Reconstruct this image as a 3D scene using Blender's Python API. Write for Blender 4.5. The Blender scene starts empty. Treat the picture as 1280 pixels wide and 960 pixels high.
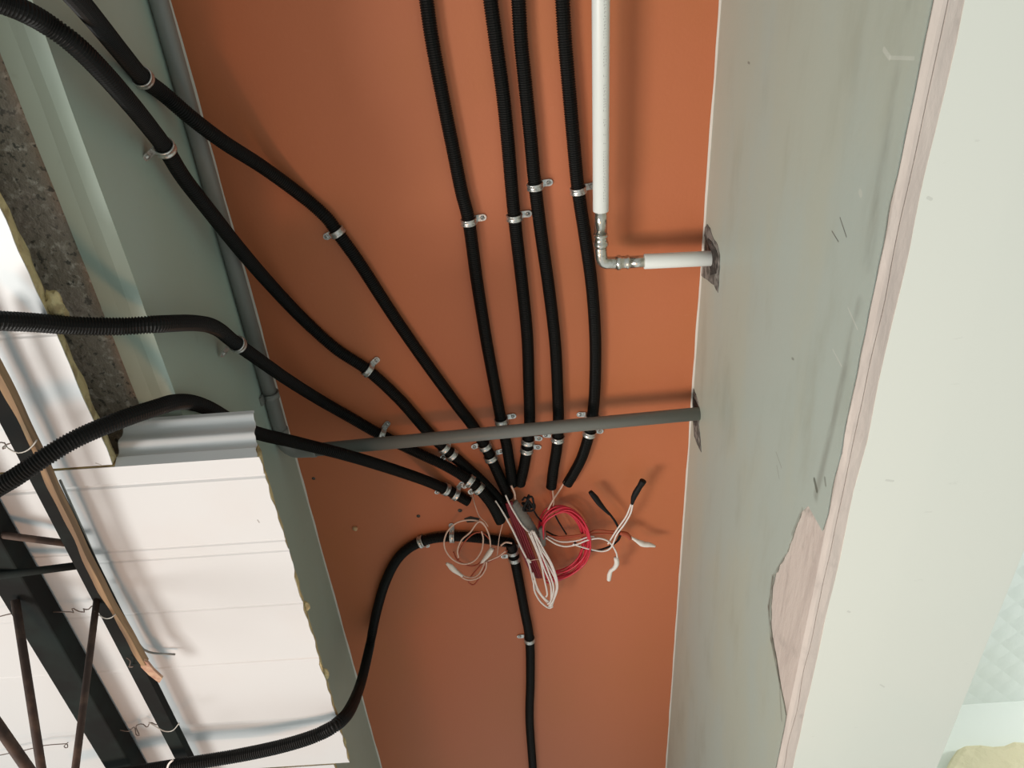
import bpy, bmesh, math, random
from mathutils import Vector, Matrix, noise
random.seed(7)
S = bpy.context.scene
COL = S.collection

# ---------------------------------------------------------------- camera
F = 961.0                                   # focal length in pixels of a 1280 px wide frame
D1 = Vector((120.0, 1507.0, 961.0)).normalized()        # world Y (length of the recess) in camera axes (right, down, forward)
_s = -0.07
D2 = Vector((1.0, _s, -(D1.x + D1.y*_s)/D1.z)).normalized()   # world X
UP = D2.cross(D1)                                             # world Z
EYE = Vector((0, 0, 1.55))
cam_d = bpy.data.cameras.new('camera'); cam = bpy.data.objects.new('camera', cam_d); COL.objects.link(cam)
right = Vector((D2.x, D1.x, UP.x)); down = Vector((D2.y, D1.y, UP.y)); fwd = Vector((D2.z, D1.z, UP.z))
R3 = Matrix((right, -down, -fwd)).transposed()
cam.matrix_world = Matrix.Translation(EYE) @ R3.to_4x4()
cam_d.sensor_width = 36; cam_d.lens = F*36/1280; cam_d.clip_start = 0.02
S.camera = cam

# ---------------------------------------------------------------- light
S.view_settings.view_transform = 'Standard'; S.view_settings.look = 'None'
S.view_settings.exposure = 0.0; S.view_settings.gamma = 1.0; S.view_settings.use_curve_mapping = False
w = bpy.data.worlds.new('world'); S.world = w; w.use_nodes = True
bg = w.node_tree.nodes['Background']; bg.inputs[0].default_value = (0.93, 1.0, 0.97, 1); bg.inputs[1].default_value = 0.60
# daylight comes mainly from the far (+Y) side of the site, the near side is dimmer
_n = w.node_tree.nodes; _l = w.node_tree.links
_tc = _n.new('ShaderNodeTexCoord'); _sp = _n.new('ShaderNodeSeparateXYZ'); _mr = _n.new('ShaderNodeMapRange')
_l.new(_tc.outputs['Generated'], _sp.inputs[0]); _l.new(_sp.outputs[1], _mr.inputs[0])
_mr.inputs[1].default_value = -0.9; _mr.inputs[2].default_value = 0.6; _mr.inputs[3].default_value = 0.38; _mr.inputs[4].default_value = 0.68
_l.new(_mr.outputs[0], bg.inputs[1])
def area(name, loc, target, sx, sy, power, color):
    d = bpy.data.lights.new(name, 'AREA'); d.shape = 'RECTANGLE'; d.size = sx; d.size_y = sy; d.energy = power; d.color = color
    o = bpy.data.objects.new(name, d); COL.objects.link(o); o.location = loc
    o.rotation_euler = (Vector(target)-Vector(loc)).to_track_quat('-Z', 'Y').to_euler(); return o
wl = area('window_light', (-2.5, 1.13, 0.07), (0.25, 0.5, 2.6), 1.0, 1.0, 10.2, (1.0, 0.97, 0.92))
wl.data.spread = math.radians(60)
area('warm_bounce_fill', (-0.55, 0.95, 1.35), (-0.5, 0.85, 2.4), 0.2, 0.2, 3.0, (1.0, 0.46, 0.22))  # added fill standing in for warm bounce, tints the white panels
area('next_room_fill', (1.75, 0.75, 2.30), (0.95, 1.5, 2.45), 0.12, 0.12, 5, (0.97, 1.0, 0.96))  # added fill out of view, brightens the tiled ceiling and back wall

# ---------------------------------------------------------------- geometry helpers
def ray(x, y):
    r = Vector(((x-640)/F, (y-480)/F, 1)); return Vector((r.dot(D2), r.dot(D1), r.dot(UP)))
def at(x, y, z):            # on the horizontal plane z above the eye
    r = ray(x, y); return EYE + r*(z/r.z)
def atx(x, y, X):           # on the vertical plane X
    r = ray(x, y); return EYE + r*(X/r.x)
def aty(x, y, Y):
    r = ray(x, y); return EYE + r*(Y/r.y)
H = 1.25; XL = -0.473; XR = 0.329; ZL = 0.885; ZR = 0.640
E = EYE.z
def prop(o, label=None, cat=None, group=None, kind=None):
    if label: o['label'] = label
    if cat: o['category'] = cat
    if group: o['group'] = group
    if kind: o['kind'] = kind
    return o
def link(name, bm, mat, parent=None, smooth=True, recenter=True, bevel=0):
    me = bpy.data.meshes.new(name)
    bmesh.ops.recalc_face_normals(bm, faces=bm.faces[:])
    off = Vector((0, 0, 0))
    if recenter and parent is None:
        c = Vector((0, 0, 0))
        for v in bm.verts: c += v.co
        off = c/len(bm.verts)
        for v in bm.verts: v.co -= off
    bm.to_mesh(me); bm.free()
    me.materials.append(mat)
    if smooth:
        for p in me.polygons: p.use_smooth = True
    o = bpy.data.objects.new(name, me); COL.objects.link(o)
    if parent is not None: o.parent = parent
    else: o.location = off
    if bevel:
        b = o.modifiers.new('bevel', 'BEVEL'); b.width = bevel; b.segments = 2; b.limit_method = 'ANGLE'
    return o
def empty(name, loc=(0, 0, 0), mw=None):
    o = bpy.data.objects.new(name, None); COL.objects.link(o); o.empty_display_size = 0.03
    if mw is not None: o.matrix_world = mw
    else: o.location = loc
    return o
def local(parent, pts):
    m = parent.matrix_basis.inverted(); return [m @ Vector(p) for p in pts]
def add_box(bm, a, b):
    x0, y0, z0 = a; x1, y1, z1 = b
    v = [bm.verts.new(p) for p in [(x0,y0,z0),(x1,y0,z0),(x1,y1,z0),(x0,y1,z0),(x0,y0,z1),(x1,y0,z1),(x1,y1,z1),(x0,y1,z1)]]
    for f in [(0,1,2,3),(4,5,6,7),(0,1,5,4),(1,2,6,5),(2,3,7,6),(3,0,4,7)]: bm.faces.new([v[i] for i in f])
def box(a, b):
    bm = bmesh.new(); add_box(bm, a, b); return bm
def catmull(pts, step):
    P = [Vector(p) for p in pts]; P = [P[0]*2-P[1]] + P + [P[-1]*2-P[-2]]
    fine = []
    for i in range(1, len(P)-2):
        p0, p1, p2, p3 = P[i-1:i+3]
        for k in range(24):
            t = k/24
            fine.append(0.5*((2*p1)+(p2-p0)*t+(2*p0-5*p1+4*p2-p3)*t*t+(3*p1-p0-3*p2+p3)*t**3))
    fine.append(P[-2])
    L = [0]
    for a, b in zip(fine, fine[1:]): L.append(L[-1]+(b-a).length)
    n = max(2, int(L[-1]/step)); out = []; j = 0
    for i in range(n+1):
        d = L[-1]*i/n
        while j < len(L)-2 and L[j+1] < d: j += 1
        t = (d-L[j])/max(1e-9, L[j+1]-L[j]); out.append(fine[j].lerp(fine[j+1], min(1, t)))
    return out
def frames(path):
    n = None; out = []
    for i, p in enumerate(path):
        t = (path[min(i+1, len(path)-1)] - path[max(i-1, 0)]).normalized()
        if n is None:
            n = t.orthogonal().normalized()
        n = (n - t*n.dot(t)).normalized(); out.append((p, t, n, t.cross(n)))
    return out
def add_tube(bm, path, rad, seg=12, cap=True, hollow=0, flat=1.0):
    rings = []
    fr = frames(path)
    for i, (p, t, n, b) in enumerate(fr):
        r = rad(i) if callable(rad) else rad
        rings.append([bm.verts.new(p + n*math.cos(2*math.pi*k/seg)*r + b*math.sin(2*math.pi*k/seg)*r*flat) for k in range(seg)])
    for a, b in zip(rings, rings[1:]):
        for k in range(seg):
            bm.faces.new((a[k], a[(k+1) % seg], b[(k+1) % seg], b[k]))
    if cap and not hollow:
        bm.faces.new(rings[0]); bm.faces.new(rings[-1])
    if hollow:                       # open mouth with a wall thickness at both ends
        for ring, (p, t, n, b), sg in ((rings[0], fr[0], 1), (rings[-1], fr[-1], -1)):
            inner = [bm.verts.new(p + (v.co-p)*hollow) for v in ring]
            deep = [bm.verts.new(v.co + t*sg*0.02) for v in inner]
            for k in range(seg):
                j = (k+1) % seg
                bm.faces.new((ring[k], ring[j], inner[j], inner[k])); bm.faces.new((inner[k], inner[j], deep[j], deep[k]))
            bm.faces.new(deep)
def tube(path, rad, seg=12, **k):
    bm = bmesh.new(); add_tube(bm, path, rad, seg, **k); return bm
def prism(poly, axis_vec):           # polygon of Vectors extruded by a vector
    bm = bmesh.new(); a = [bm.verts.new(p) for p in poly]; b = [bm.verts.new(Vector(p)+Vector(axis_vec)) for p in poly]
    bm.faces.new(a); bm.faces.new(b)
    for i in range(len(a)):
        j = (i+1) % len(a); bm.faces.new((a[i], a[j], b[j], b[i]))
    return bm

# ---------------------------------------------------------------- materials
class Mat:
    def __init__(s, name, color, rough=0.6, metal=0.0, spec=0.5):
        s.m = bpy.data.materials.new(name); s.m.use_nodes = True; s.t = s.m.node_tree; s.n = s.t.nodes; s.l = s.t.links
        s.b = s.n['Principled BSDF']; s.b.inputs['Base Color'].default_value = (*color, 1)
        s.b.inputs['Roughness'].default_value = rough; s.b.inputs['Metallic'].default_value = metal
        s.b.inputs['Specular IOR Level'].default_value = spec
        s.geo = s.n.new('ShaderNodeNewGeometry').outputs['Position']; s.cur = None; s.color = color
        s.sep = s.n.new('ShaderNodeSeparateXYZ'); s.l.new(s.geo, s.sep.inputs[0])
    def val(s, x): return x
    def math(s, op, a, b=None, c=None):
        nd = s.n.new('ShaderNodeMath'); nd.operation = op
        for i, q in enumerate((a, b, c)):
            if q is None: continue
            if isinstance(q, (int, float)): nd.inputs[i].default_value = q
            else: s.l.new(q, nd.inputs[i])
        return nd.outputs[0]
    def noise(s, scale, detail=4, stretch=(1, 1, 1), rough=0.55):
        mp = s.n.new('ShaderNodeMapping'); mp.inputs['Scale'].default_value = stretch; s.l.new(s.geo, mp.inputs[0])
        nz = s.n.new('ShaderNodeTexNoise'); nz.inputs['Scale'].default_value = scale; nz.inputs['Detail'].default_value = detail
        nz.inputs['Roughness'].default_value = rough; s.l.new(mp.outputs[0], nz.inputs['Vector']); return nz.outputs['Fac']
    def ramp(s, fac, a, b):              # smooth 0..1 between a and b
        mr = s.n.new('ShaderNodeMapRange'); mr.interpolation_type = 'SMOOTHSTEP'
        mr.inputs[1].default_value = a; mr.inputs[2].default_value = b; s.l.new(fac, mr.inputs[0]); return mr.outputs[0]
    def mix(s, fac, color):
        mx = s.n.new('ShaderNodeMix'); mx.data_type = 'RGBA'
        if isinstance(fac, (int, float)): mx.inputs[0].default_value = fac
        else: s.l.new(fac, mx.inputs[0])
        if s.cur is None: mx.inputs[6].default_value = (*s.color, 1)
        else: s.l.new(s.cur, mx.inputs[6])
        mx.inputs[7].default_value = (*color, 1); s.cur = mx.outputs[2]; s.l.new(s.cur, s.b.inputs['Base Color']); return s
    def bump(s, fac, dist, strength=1.0):
        bp = s.n.new('ShaderNodeBump'); bp.inputs['Distance'].default_value = dist; bp.inputs['Strength'].default_value = strength
        s.l.new(fac, bp.inputs['Height']); s.l.new(bp.outputs[0], s.b.inputs['Normal']); return s
    def stroke(s, p, q, wd, soft=0.6):   # mask of a mark from world point p to q with half width wd
        p = Vector(p); q = Vector(q); d = q-p
        sub = s.n.new('ShaderNodeVectorMath'); sub.operation = 'SUBTRACT'; s.l.new(s.geo, sub.inputs[0]); sub.inputs[1].default_value = p
        dot = s.n.new('ShaderNodeVectorMath'); dot.operation = 'DOT_PRODUCT'; s.l.new(sub.outputs[0], dot.inputs[0]); dot.inputs[1].default_value = d/max(1e-9, d.length_squared)
        t = s.math('MINIMUM', s.math('MAXIMUM', dot.outputs['Value'], 0.0), 1.0)
        sc = s.n.new('ShaderNodeVectorMath'); sc.operation = 'SCALE'; sc.inputs[0].default_value = d; s.l.new(t, sc.inputs['Scale'])
        ds = s.n.new('ShaderNodeVectorMath'); ds.operation = 'DISTANCE'; s.l.new(sub.outputs[0], ds.inputs[0]); s.l.new(sc.outputs[0], ds.inputs[1])
        return s.ramp(ds.outputs['Value'], wd, wd*soft)

def lin(r, g, b): return tuple(((c/255+0.055)/1.055)**2.4 if c > 10 else c/255/12.92 for c in (r, g, b))

M_orange = Mat('orange_painted_board', (0.51, 0.150, 0.060), 0.55)
M_orange.mix(M_orange.math('MULTIPLY', M_orange.ramp(M_orange.noise(3.2, 3), 0.4, 0.75), 0.35), (0.47, 0.155, 0.045))
M_orange.mix(M_orange.math('MULTIPLY', M_orange.ramp(M_orange.noise(60, 4), 0.62, 0.8), 0.12), (0.6, 0.25, 0.14))
M_orange.bump(M_orange.noise(180, 3), 0.0006, 0.4)

GREEN = (0.38, 0.475, 0.41)
M_green = Mat('grey_green_board_paper', GREEN, 0.5)
M_green.mix(M_green.math('MULTIPLY', M_green.ramp(M_green.noise(5, 4, (1, .5, 1)), 0.4, 0.7), 0.4), (0.42, 0.53, 0.50))
M_green.mix(M_green.math('MULTIPLY', M_green.ramp(M_green.noise(28, 6), 0.62, 0.85), 0.25), (0.16, 0.17, 0.14))
M_gwall = Mat('stained_grey_green_board', (0.43, 0.475, 0.405), 0.5)
M_gwall.mix(M_gwall.math('MULTIPLY', M_gwall.ramp(M_gwall.noise(7, 4, (1, .35, 1)), 0.42, 0.62), 0.5), (0.40, 0.485, 0.46))
M_gwall.mix(M_gwall.math('MULTIPLY', M_gwall.ramp(M_gwall.noise(16, 6, (1, .3, 1)), 0.5, 0.8), 0.4), (0.30, 0.32, 0.25))
# dark rubbed streak running along the board a little above its bottom edge
def wy(x, y): return atx(x, y, XR)
streak = M_gwall.stroke(wy(1140, 0), wy(1085, 330), 0.016, 0.1)
M_gwall.mix(M_gwall.math('MULTIPLY', M_gwall.math('MULTIPLY', streak, M_gwall.ramp(M_gwall.noise(22, 5, (1, .25, 1)), .35, .65)), 0.55), (0.16, 0.17, 0.14))
streak = M_gwall.stroke(wy(1075, 380), wy(1020, 620), 0.011, 0.1)
M_gwall.mix(M_gwall.math('MULTIPLY', M_gwall.math('MULTIPLY', streak, M_gwall.ramp(M_gwall.noise(30, 5, (1, .3, 1)), .4, .6)), 0.5), (0.2, 0.21, 0.18))
for p, q, wd, f, c in (((1050,272),(1058,296),.0011,.8,(.08,.08,.07)), ((1040,289),(1048,302),.0010,.8,(.08,.08,.07)), ((1018,600),(1021,613),.004,.75,(.08,.09,.07)),
                       ((1031,598),(1032,606),.003,.5,(.1,.1,.08)), ((1105,62),(1112,72),.003,.35,(.7,.72,.66)), ((1112,72),(1142,73),.002,.3,(.7,.72,.66)),
                       ((970,565),(977,585),.001,.5,(.12,.12,.1)), ((971,582),(974,598),.001,.5,(.12,.12,.1)), ((1060,385),(1072,412),.0012,.4,(.65,.66,.6)),
                       ((1041,437),(1052,458),.0012,.4,(.65,.66,.6)), ((868,437),(869,439),.004,.9,(.03,.015,.01)), ((935,78),(937,79),.002,.6,(.1,.1,.08)),
                       ((990,448),(992,449),.002,.5,(.1,.1,.08)), ((1075,240),(1076,243),.004,.4,(.6,.62,.55))):
    M_gwall.mix(M_gwall.math('MULTIPLY', M_gwall.stroke(wy(*p), wy(*q), wd), f), c)
for p_, q_, w_, f_ in (((1003,636),(990,668),.0035,.4), ((985,690),(966,722),.0045,.6), ((966,722),(961,760),.006,.75), ((961,760),(964,800),.0075,.75), ((964,800),(974,850),.006,.75), ((974,850),(977,900),.004,.5)):
    M_gwall.mix(M_gwall.math('MULTIPLY', M_gwall.math('MULTIPLY', M_gwall.stroke(wy(*p_), wy(*q_), w_, .2), M_gwall.ramp(M_gwall.noise(45, 5), .25, .5)), f_), (0.13, 0.13, 0.105))
M_gwall.bump(M_gwall.noise(90, 4), 0.0006, 0.5)
M_core = Mat('pink_gypsum_core', (0.60, 0.525, 0.475), 0.85)
M_core.mix(M_core.math('MULTIPLY', M_core.ramp(M_core.noise(40, 5, (1, .12, 1)), 0.5, 0.66), 0.5), (0.44, 0.375, 0.34))
M_core.mix(M_core.math('MULTIPLY', M_core.ramp(M_core.noise(25, 5), 0.58, 0.75), 0.35), (0.36, 0.32, 0.29))
for p_, q_, w_, f_ in (((1008,634),(1026,645),.010,.6), ((1022,650),(1020,700),.006,.4), ((975,800),(980,860),.005,.35), ((990,690),(1000,700),.004,.35)):
    M_core.mix(M_core.math('MULTIPLY', M_core.math('MULTIPLY', M_core.stroke(atx(*p_, XR+.006), atx(*q_, XR+.006), w_, .1), M_core.ramp(M_core.noise(60, 5), .4, .6)), f_), (0.12, 0.11, 0.09))
M_core.bump(M_core.noise(120, 5, (1, .3, 1)), 0.002, 0.6)
M_white = Mat('pale_green_white_paint', (0.75, 0.765, 0.695), 0.5)
M_white.mix(M_white.math('MULTIPLY', M_white.ramp(M_white.noise(4, 3), 0.45, 0.7), 0.5), (0.72, 0.755, 0.69))
M_white.mix(M_white.math('MULTIPLY', M_white.ramp(M_white.noise(50, 4, (1, 2.4, 1)), 0.70, 0.8), 0.35), (0.5, 0.5, 0.45))
for p, q in (((1160,247),(1164,249)), ((1176,94),(1180,96)), ((1100,855),(1105,858)), ((1108,600),(1116,601)), ((1060,764),(1062,765))):
    M_white.mix(M_white.math('MULTIPLY', M_white.stroke(at(*p, ZR-.003), at(*q, ZR-.003), .0018), .25), (0.3, 0.29, 0.26))
M_tile = Mat('embossed_white_foam_tile', (0.88, 0.92, 0.88), 0.6)
a = M_tile.math('ABSOLUTE', M_tile.math('SINE', M_tile.math('MULTIPLY', M_tile.math('ADD', M_tile.sep.outputs[0], M_tile.sep.outputs[1]), 52.0)))
b = M_tile.math('ABSOLUTE', M_tile.math('SINE', M_tile.math('MULTIPLY', M_tile.math('SUBTRACT', M_tile.sep.outputs[0], M_tile.sep.outputs[1]), 52.0)))
M_tile.bump(M_tile.math('ADD', M_tile.math('MULTIPLY', a, b), M_tile.math('MULTIPLY', M_tile.noise(60, 4), 0.5)), 0.005, 0.28)
M_plain = Mat('bright_white_plaster', (0.90, 0.93, 0.89), 0.6)
M_cream = Mat('cream_foam', (0.80, 0.72, 0.50), 0.85); M_cream.bump(M_cream.noise(14, 5), 0.02, 0.8)
M_conc = Mat('rough_concrete', (0.34, 0.29, 0.23), 0.9)
M_conc.mix(M_conc.ramp(M_conc.noise(75, 6), 0.52, 0.68), (0.62, 0.56, 0.48)).mix(M_conc.ramp(M_conc.noise(110, 6), 0.56, 0.64), (0.13, 0.12, 0.10))
M_conc.mix(M_conc.math('MULTIPLY', M_conc.ramp(M_conc.noise(14, 4), 0.45, 0.7), 0.5), (0.42, 0.34, 0.29))
M_conc.bump(M_conc.noise(90, 6), 0.006, 0.9)
M_skin = Mat('white_coated_steel', (0.64, 0.65, 0.655), 0.34)
M_skin.mix(M_skin.math('MULTIPLY', M_skin.ramp(M_skin.noise(6, 4), 0.5, 0.75), 0.25), (0.62, 0.58, 0.56))
for p, q in (((120,579),(126,581)), ((322,650),(324,653))):
    M_skin.mix(M_skin.math('MULTIPLY', M_skin.stroke(at(*p, .80), at(*q, .80), .0012), .6), (0.2, 0.17, 0.14))
M_foam = Mat('yellow_insulation_foam', (0.60, 0.50, 0.27), 0.95)
M_foam.mix(M_foam.ramp(M_foam.noise(45, 5), 0.48, 0.66), (0.38, 0.29, 0.15)).bump(M_foam.noise(70, 5), 0.006, 0.9)
M_black = Mat('black_corrugated_plastic', (0.005, 0.005, 0.0046), 0.5, spec=0.22)
M_iron = Mat('dark_primed_steel', (0.013, 0.013, 0.0125), 0.85, spec=0.1)
M_iron.mix(M_iron.math('MULTIPLY', M_iron.ramp(M_iron.noise(14, 4), 0.4, 0.7), 0.5), (0.02, 0.03, 0.027))
M_rod = Mat('brown_rusted_rod', (0.045, 0.03, 0.025), 0.7, spec=0.25); M_rod.mix(M_rod.ramp(M_rod.noise(40, 5), .45, .65), (0.085, 0.055, 0.042))
M_wood = Mat('split_timber_strip', (0.17, 0.105, 0.06), 0.85); M_wood.mix(M_wood.ramp(M_wood.noise(60, 5, (1, .08, 1)), .4, .65), (0.30, 0.19, 0.10))
M_wood2 = Mat('reddish_broken_wood', (0.36, 0.19, 0.13), 0.8); M_wood2.mix(M_wood2.ramp(M_wood2.noise(60, 5), .4, .65), (0.5, 0.33, 0.22))
M_zinc = Mat('zinc_plated_steel', (0.62, 0.62, 0.60), 0.33, 0.85); M_zinc.mix(M_zinc.ramp(M_zinc.noise(220, 4), .45, .7), (0.36, 0.36, 0.34)).bump(M_zinc.noise(300, 4), .0006, .5)
M_grey = Mat('grey_plastic_conduit', (0.20, 0.205, 0.19), 0.45)
M_sleeve = Mat('white_printed_pipe', (0.78, 0.81, 0.78), 0.35)
M_steel = Mat('bright_press_fitting', (0.66, 0.64, 0.59), 0.2, 0.95); M_steel.mix(M_steel.ramp(M_steel.noise(90, 4), .5, .7), (0.42, 0.39, 0.33)).bump(M_steel.noise(150, 3), .0008, .6)
M_bevel = Mat('dark_fitting_gap', (0.05, 0.045, 0.04), 0.6)
M_mortar = Mat('grey_mortar_smear', (0.22, 0.21, 0.19), 0.95); M_mortar.mix(M_mortar.ramp(M_mortar.noise(60, 5), .42, .6), (0.09, 0.085, 0.075)).mix(M_mortar.ramp(M_mortar.noise(35, 4), .55, .7), (0.34, 0.34, 0.31)).bump(M_mortar.noise(90, 5), .006, .8)
M_caulk = Mat('white_joint_filler', (0.62, 0.58, 0.52), 0.7)
M_hole = Mat('dark_broken_hole', (0.035, 0.032, 0.028), 0.95); M_hole.mix(M_hole.ramp(M_hole.noise(80, 5), .5, .7), (0.16, 0.14, 0.125)).bump(M_hole.noise(90, 5), .008, 1)
M_wwire = Mat('white_wire_insulation', (0.80, 0.74, 0.70), 0.4)
M_cwire = Mat('cream_pink_wire_insulation', (0.72, 0.50, 0.40), 0.4)
M_bwire = Mat('brown_wire_insulation', (0.40, 0.075, 0.03), 0.4)
M_rwire = Mat('red_wire_insulation', (0.62, 0.022, 0.05), 0.35)
M_dred = Mat('dark_red_wire_insulation', (0.22, 0.012, 0.022), 0.4)
M_kwire = Mat('black_wire_insulation', (0.008, 0.007, 0.007), 0.6, spec=0.2)
M_sheath = Mat('grey_cable_sheath', (0.23, 0.22, 0.20), 0.5)
M_tape = Mat('white_insulating_tape', (0.82, 0.78, 0.72), 0.45)
M_ktape = Mat('black_insulating_tape', (0.008, 0.007, 0.007), 0.6, spec=0.2)
M_plug = Mat('cream_wall_plug', (0.62, 0.38, 0.2), 0.6)
M_tie = Mat('annealed_tie_wire', (0.12, 0.09, 0.075), 0.5, 0.5)
M_gtie = Mat('light_tie_wire', (0.45, 0.42, 0.38), 0.5, 0.5)
def mm(M): return M.m

# ---------------------------------------------------------------- the setting
Y0, Y1 = -1.0, 3.2
o = link('ceiling', box((XL-.0, Y0, E+H), (XR+.0, Y1, E+H+.0125)), mm(M_orange), smooth=False, bevel=0); prop(o, kind='structure')
# left side of the recess, its flange and the concrete beam behind
bm = bmesh.new()
prof = [(XL, H+.0125), (XL, ZL), (XL-.018, ZL+.0005), (XL-.036, ZL+.006), (XL-.059, ZL+.010), (XL-.059, H+.0125)]
ys = [Y0 + (Y1-Y0)*i/80 for i in range(81)]
rows = [[bm.verts.new((x + (noise.noise(Vector((y*9, x*30, 3)))*.0015 if 0 < k < 5 else 0), y, E+z + (noise.noise(Vector((y*7, x*40, z)))*.0015 if 0 < k < 5 else 0))) for k, (x, z) in enumerate(prof)] for y in ys]
for a, b in zip(rows, rows[1:]):
    for k in range(len(prof)):
        j = (k+1) % len(prof); bm.faces.new((a[k], a[j], b[j], b[k]))
bm.faces.new(rows[0]); bm.faces.new(rows[-1])
prop(link('wall_left', bm, mm(M_green), smooth=False), kind='structure')
prop(link('wall_outer', box((-1.5, Y0, E+ZL+.018), (XL-.059, Y1, E+H+.0125)), mm(M_conc), smooth=False), kind='structure')

# right side of the recess: paper face torn away over a patch of pink core
def wr(px, py): p = atx(px, py, XR); return (p.y, p.z)
tear = [wr(1010, 632), wr(1002, 640), wr(996, 655), wr(990, 672), wr(984, 690), wr(976, 705), wr(969, 718), wr(965, 735), wr(963, 760), wr(963, 785), wr(967, 812), wr(972, 838), wr(975, 860), wr(979, 878)]
cols = []; yy = Y0
while yy < tear[0][0]-.03:
    cols.append((yy, E+ZR+noise.noise(Vector((yy*22, 1, 5)))*.0035)); yy += .012
cols.append((tear[0][0]-.002, E+ZR+.003))
for (y, z), (y2, z2) in zip(tear, tear[1:]+tear[-1:]):
    for k in range(4):
        q = y+(y2-y)*k/4
        if q > cols[-1][0]+.0012: cols.append((q, z+(z2-z)*k/4+noise.noise(Vector((q*70, 1, 8)))*.003))
TY = [y for y, z in tear]; yy = cols[-1][0]+.01
while yy < Y1:
    cols.append((yy, E+ZR+noise.noise(Vector((yy*22, 1, 5)))*.0035)); yy += .02
bm = bmesh.new(); rows = []
for y, z in cols:
    rows.append([bm.verts.new(p) for p in ((XR, y, z), (XR+.0016, y, z+.001), (XR+.0016, y, E+H+.0125), (XR, y, E+H+.0125))])
for a_, b_ in zip(rows, rows[1:]):
    for k in range(4):
        j = (k+1) % 4; bm.faces.new((a_[k], a_[j], b_[j], b_[k]))
bm.faces.new(rows[0]); bm.faces.new(rows[-1])
prop(link('wall_right', bm, mm(M_gwall), smooth=False), kind='structure')
# cut edge: two layers of board, pink core
bm = bmesh.new()
ys = [Y0 + (Y1-Y0)*i/260 for i in range(261)]
def edge_row(y):
    n = lambda s, a: noise.noise(Vector((y*13, s, 2)))*a
    n2 = noise.noise(Vector((y*40, 9, 2)))*.0012
    return [(XR+.0022, H+.0125), (XR+.0022, ZR+.0+n(1, .002)), (XR+.0075+n2, ZR-.0025), (XR+.0105+n(4, .0022), ZR-.003), (XR+.0113+n(4, .0022), ZR-.0015), (XR+.0121+n(4, .0022), ZR-.0024),
            (XR+.020, ZR-.0025+n(5, .001)), (XR+.029+n(6, .004), ZR-.002), (XR+.029+n(6, .004), ZR+.01), (XR+.029, H+.0125)]
rows = [[bm.verts.new((x, y, E+z)) for x, z in edge_row(y)] for y in ys]
for a, b in zip(rows, rows[1:]):
    for k in range(len(a)):
        j = (k+1) % len(a); bm.faces.new((a[k], a[j], b[j], b[k]))
bm.faces.new(rows[0]); bm.faces.new(rows[-1])
prop(link('trim_1', bm, mm(M_core), smooth=False), kind='structure')
# white soffit right of it
bm = bmesh.new(); ys = [Y0 + (Y1-Y0)*i/120 for i in range(121)]
rows = []
for y in ys:
    x0 = XR+.024+noise.noise(Vector((y*11, 3, 8)))*.003
    rows.append([bm.verts.new(p) for p in [(x0, y, E+ZR-.0028), (XR+.10, y, E+ZR-.004), (.567, y, E+ZR-.004), (.567, y, E+1.3), (x0, y, E+1.3)]])
for a, b in zip(rows, rows[1:]):
    for k in range(5):
        j = (k+1) % 5; bm.faces.new((a[k], a[j], b[j], b[k]))
bm.faces.new(rows[0]); bm.faces.new(rows[-1])
prop(link('ceiling_soffit', bm, mm(M_white), smooth=False), kind='structure')
ZT = 1.02
YB = at(1200, 881, ZT).y
prop(link('ceiling_far', box((.567, Y0, E+ZT), (2.2, YB+.1, E+ZT+.03)), mm(M_tile), smooth=False), kind='structure')
bk = prop(link('wall_back', box((.567, YB, E-.2), (2.2, YB+.1, E+ZT)), mm(M_plain), smooth=False), kind='structure')
# joint filler in the two corners of the recess
for nm, X, sg in (('trim_2', XL, 1), ('trim_3', XR, -1)):
    bm = bmesh.new(); ys = [Y0 + (Y1-Y0)*i/200 for i in range(201)]
    rows = [[bm.verts.new((X, y, E+H)), bm.verts.new((X+sg*(.0028+noise.noise(Vector((y*16, X, 0)))*.0014), y, E+H-.0004)), bm.verts.new((X, y, E+H-.003-noise.noise(Vector((y*19, X, 4)))*.0012))] for y in ys]
    for a, b in zip(rows, rows[1:]):
        for k in range(3):
            j = (k+1) % 3; bm.faces.new((a[k], a[j], b[j], b[k]))
    bm.faces.new(rows[0]); bm.faces.new(rows[-1])
    prop(link(nm, bm, mm(M_caulk), smooth=False), kind='structure')

# broken openings round the pipes in the right side board
def patch(name, pts, X, mat, depth, label, cat, n=3):
    P = [atx(x, y, X) for x, y in pts]
    bm = prism([Vector((X-depth, p.y, p.z)) for p in P], (depth+.001, 0, 0))
    return prop(link(name, bm, mat, smooth=False), label, cat)
def opening(outer, inner, label):
    p0 = atx(*outer[0], XR); root = empty('broken_opening', p0); prop(root, label, 'hole')
    for nm, pts, d, mt in (('mortar', outer, .0008, M_mortar), ('dark_gap', inner, .0014, M_hole)):
        P = [atx(x, y, XR) for x, y in pts]; P = [Vector((XR-d, p.y, p.z)) for p in P]
        # roughen the outline
        Q = []
        for a_, b_ in zip(P, P[1:]+P[:1]):
            for k in range(4):
                q = a_.lerp(b_, k/4); n_ = noise.noise_vector(q*90)*.0022; Q.append(Vector((q.x, q.y+n_.y, q.z+n_.z)))
        link(nm, prism(local(root, Q), (d+.001, 0, 0)), mm(mt), root, smooth=False)
opening([(879,288),(884,280),(888,285),(891,296),(897,306),(900,318),(900,335),(899,352),(898,366),(893,357),(884,350),(877,344),(876,335),(878,330),(882,300)],
        [(885,298),(889,300),(894,308),(898,318),(898,330),(896,342),(889,344),(888,334),(887,316)], 'ragged dark mortar-filled opening around the short white pipe stub')
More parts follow.
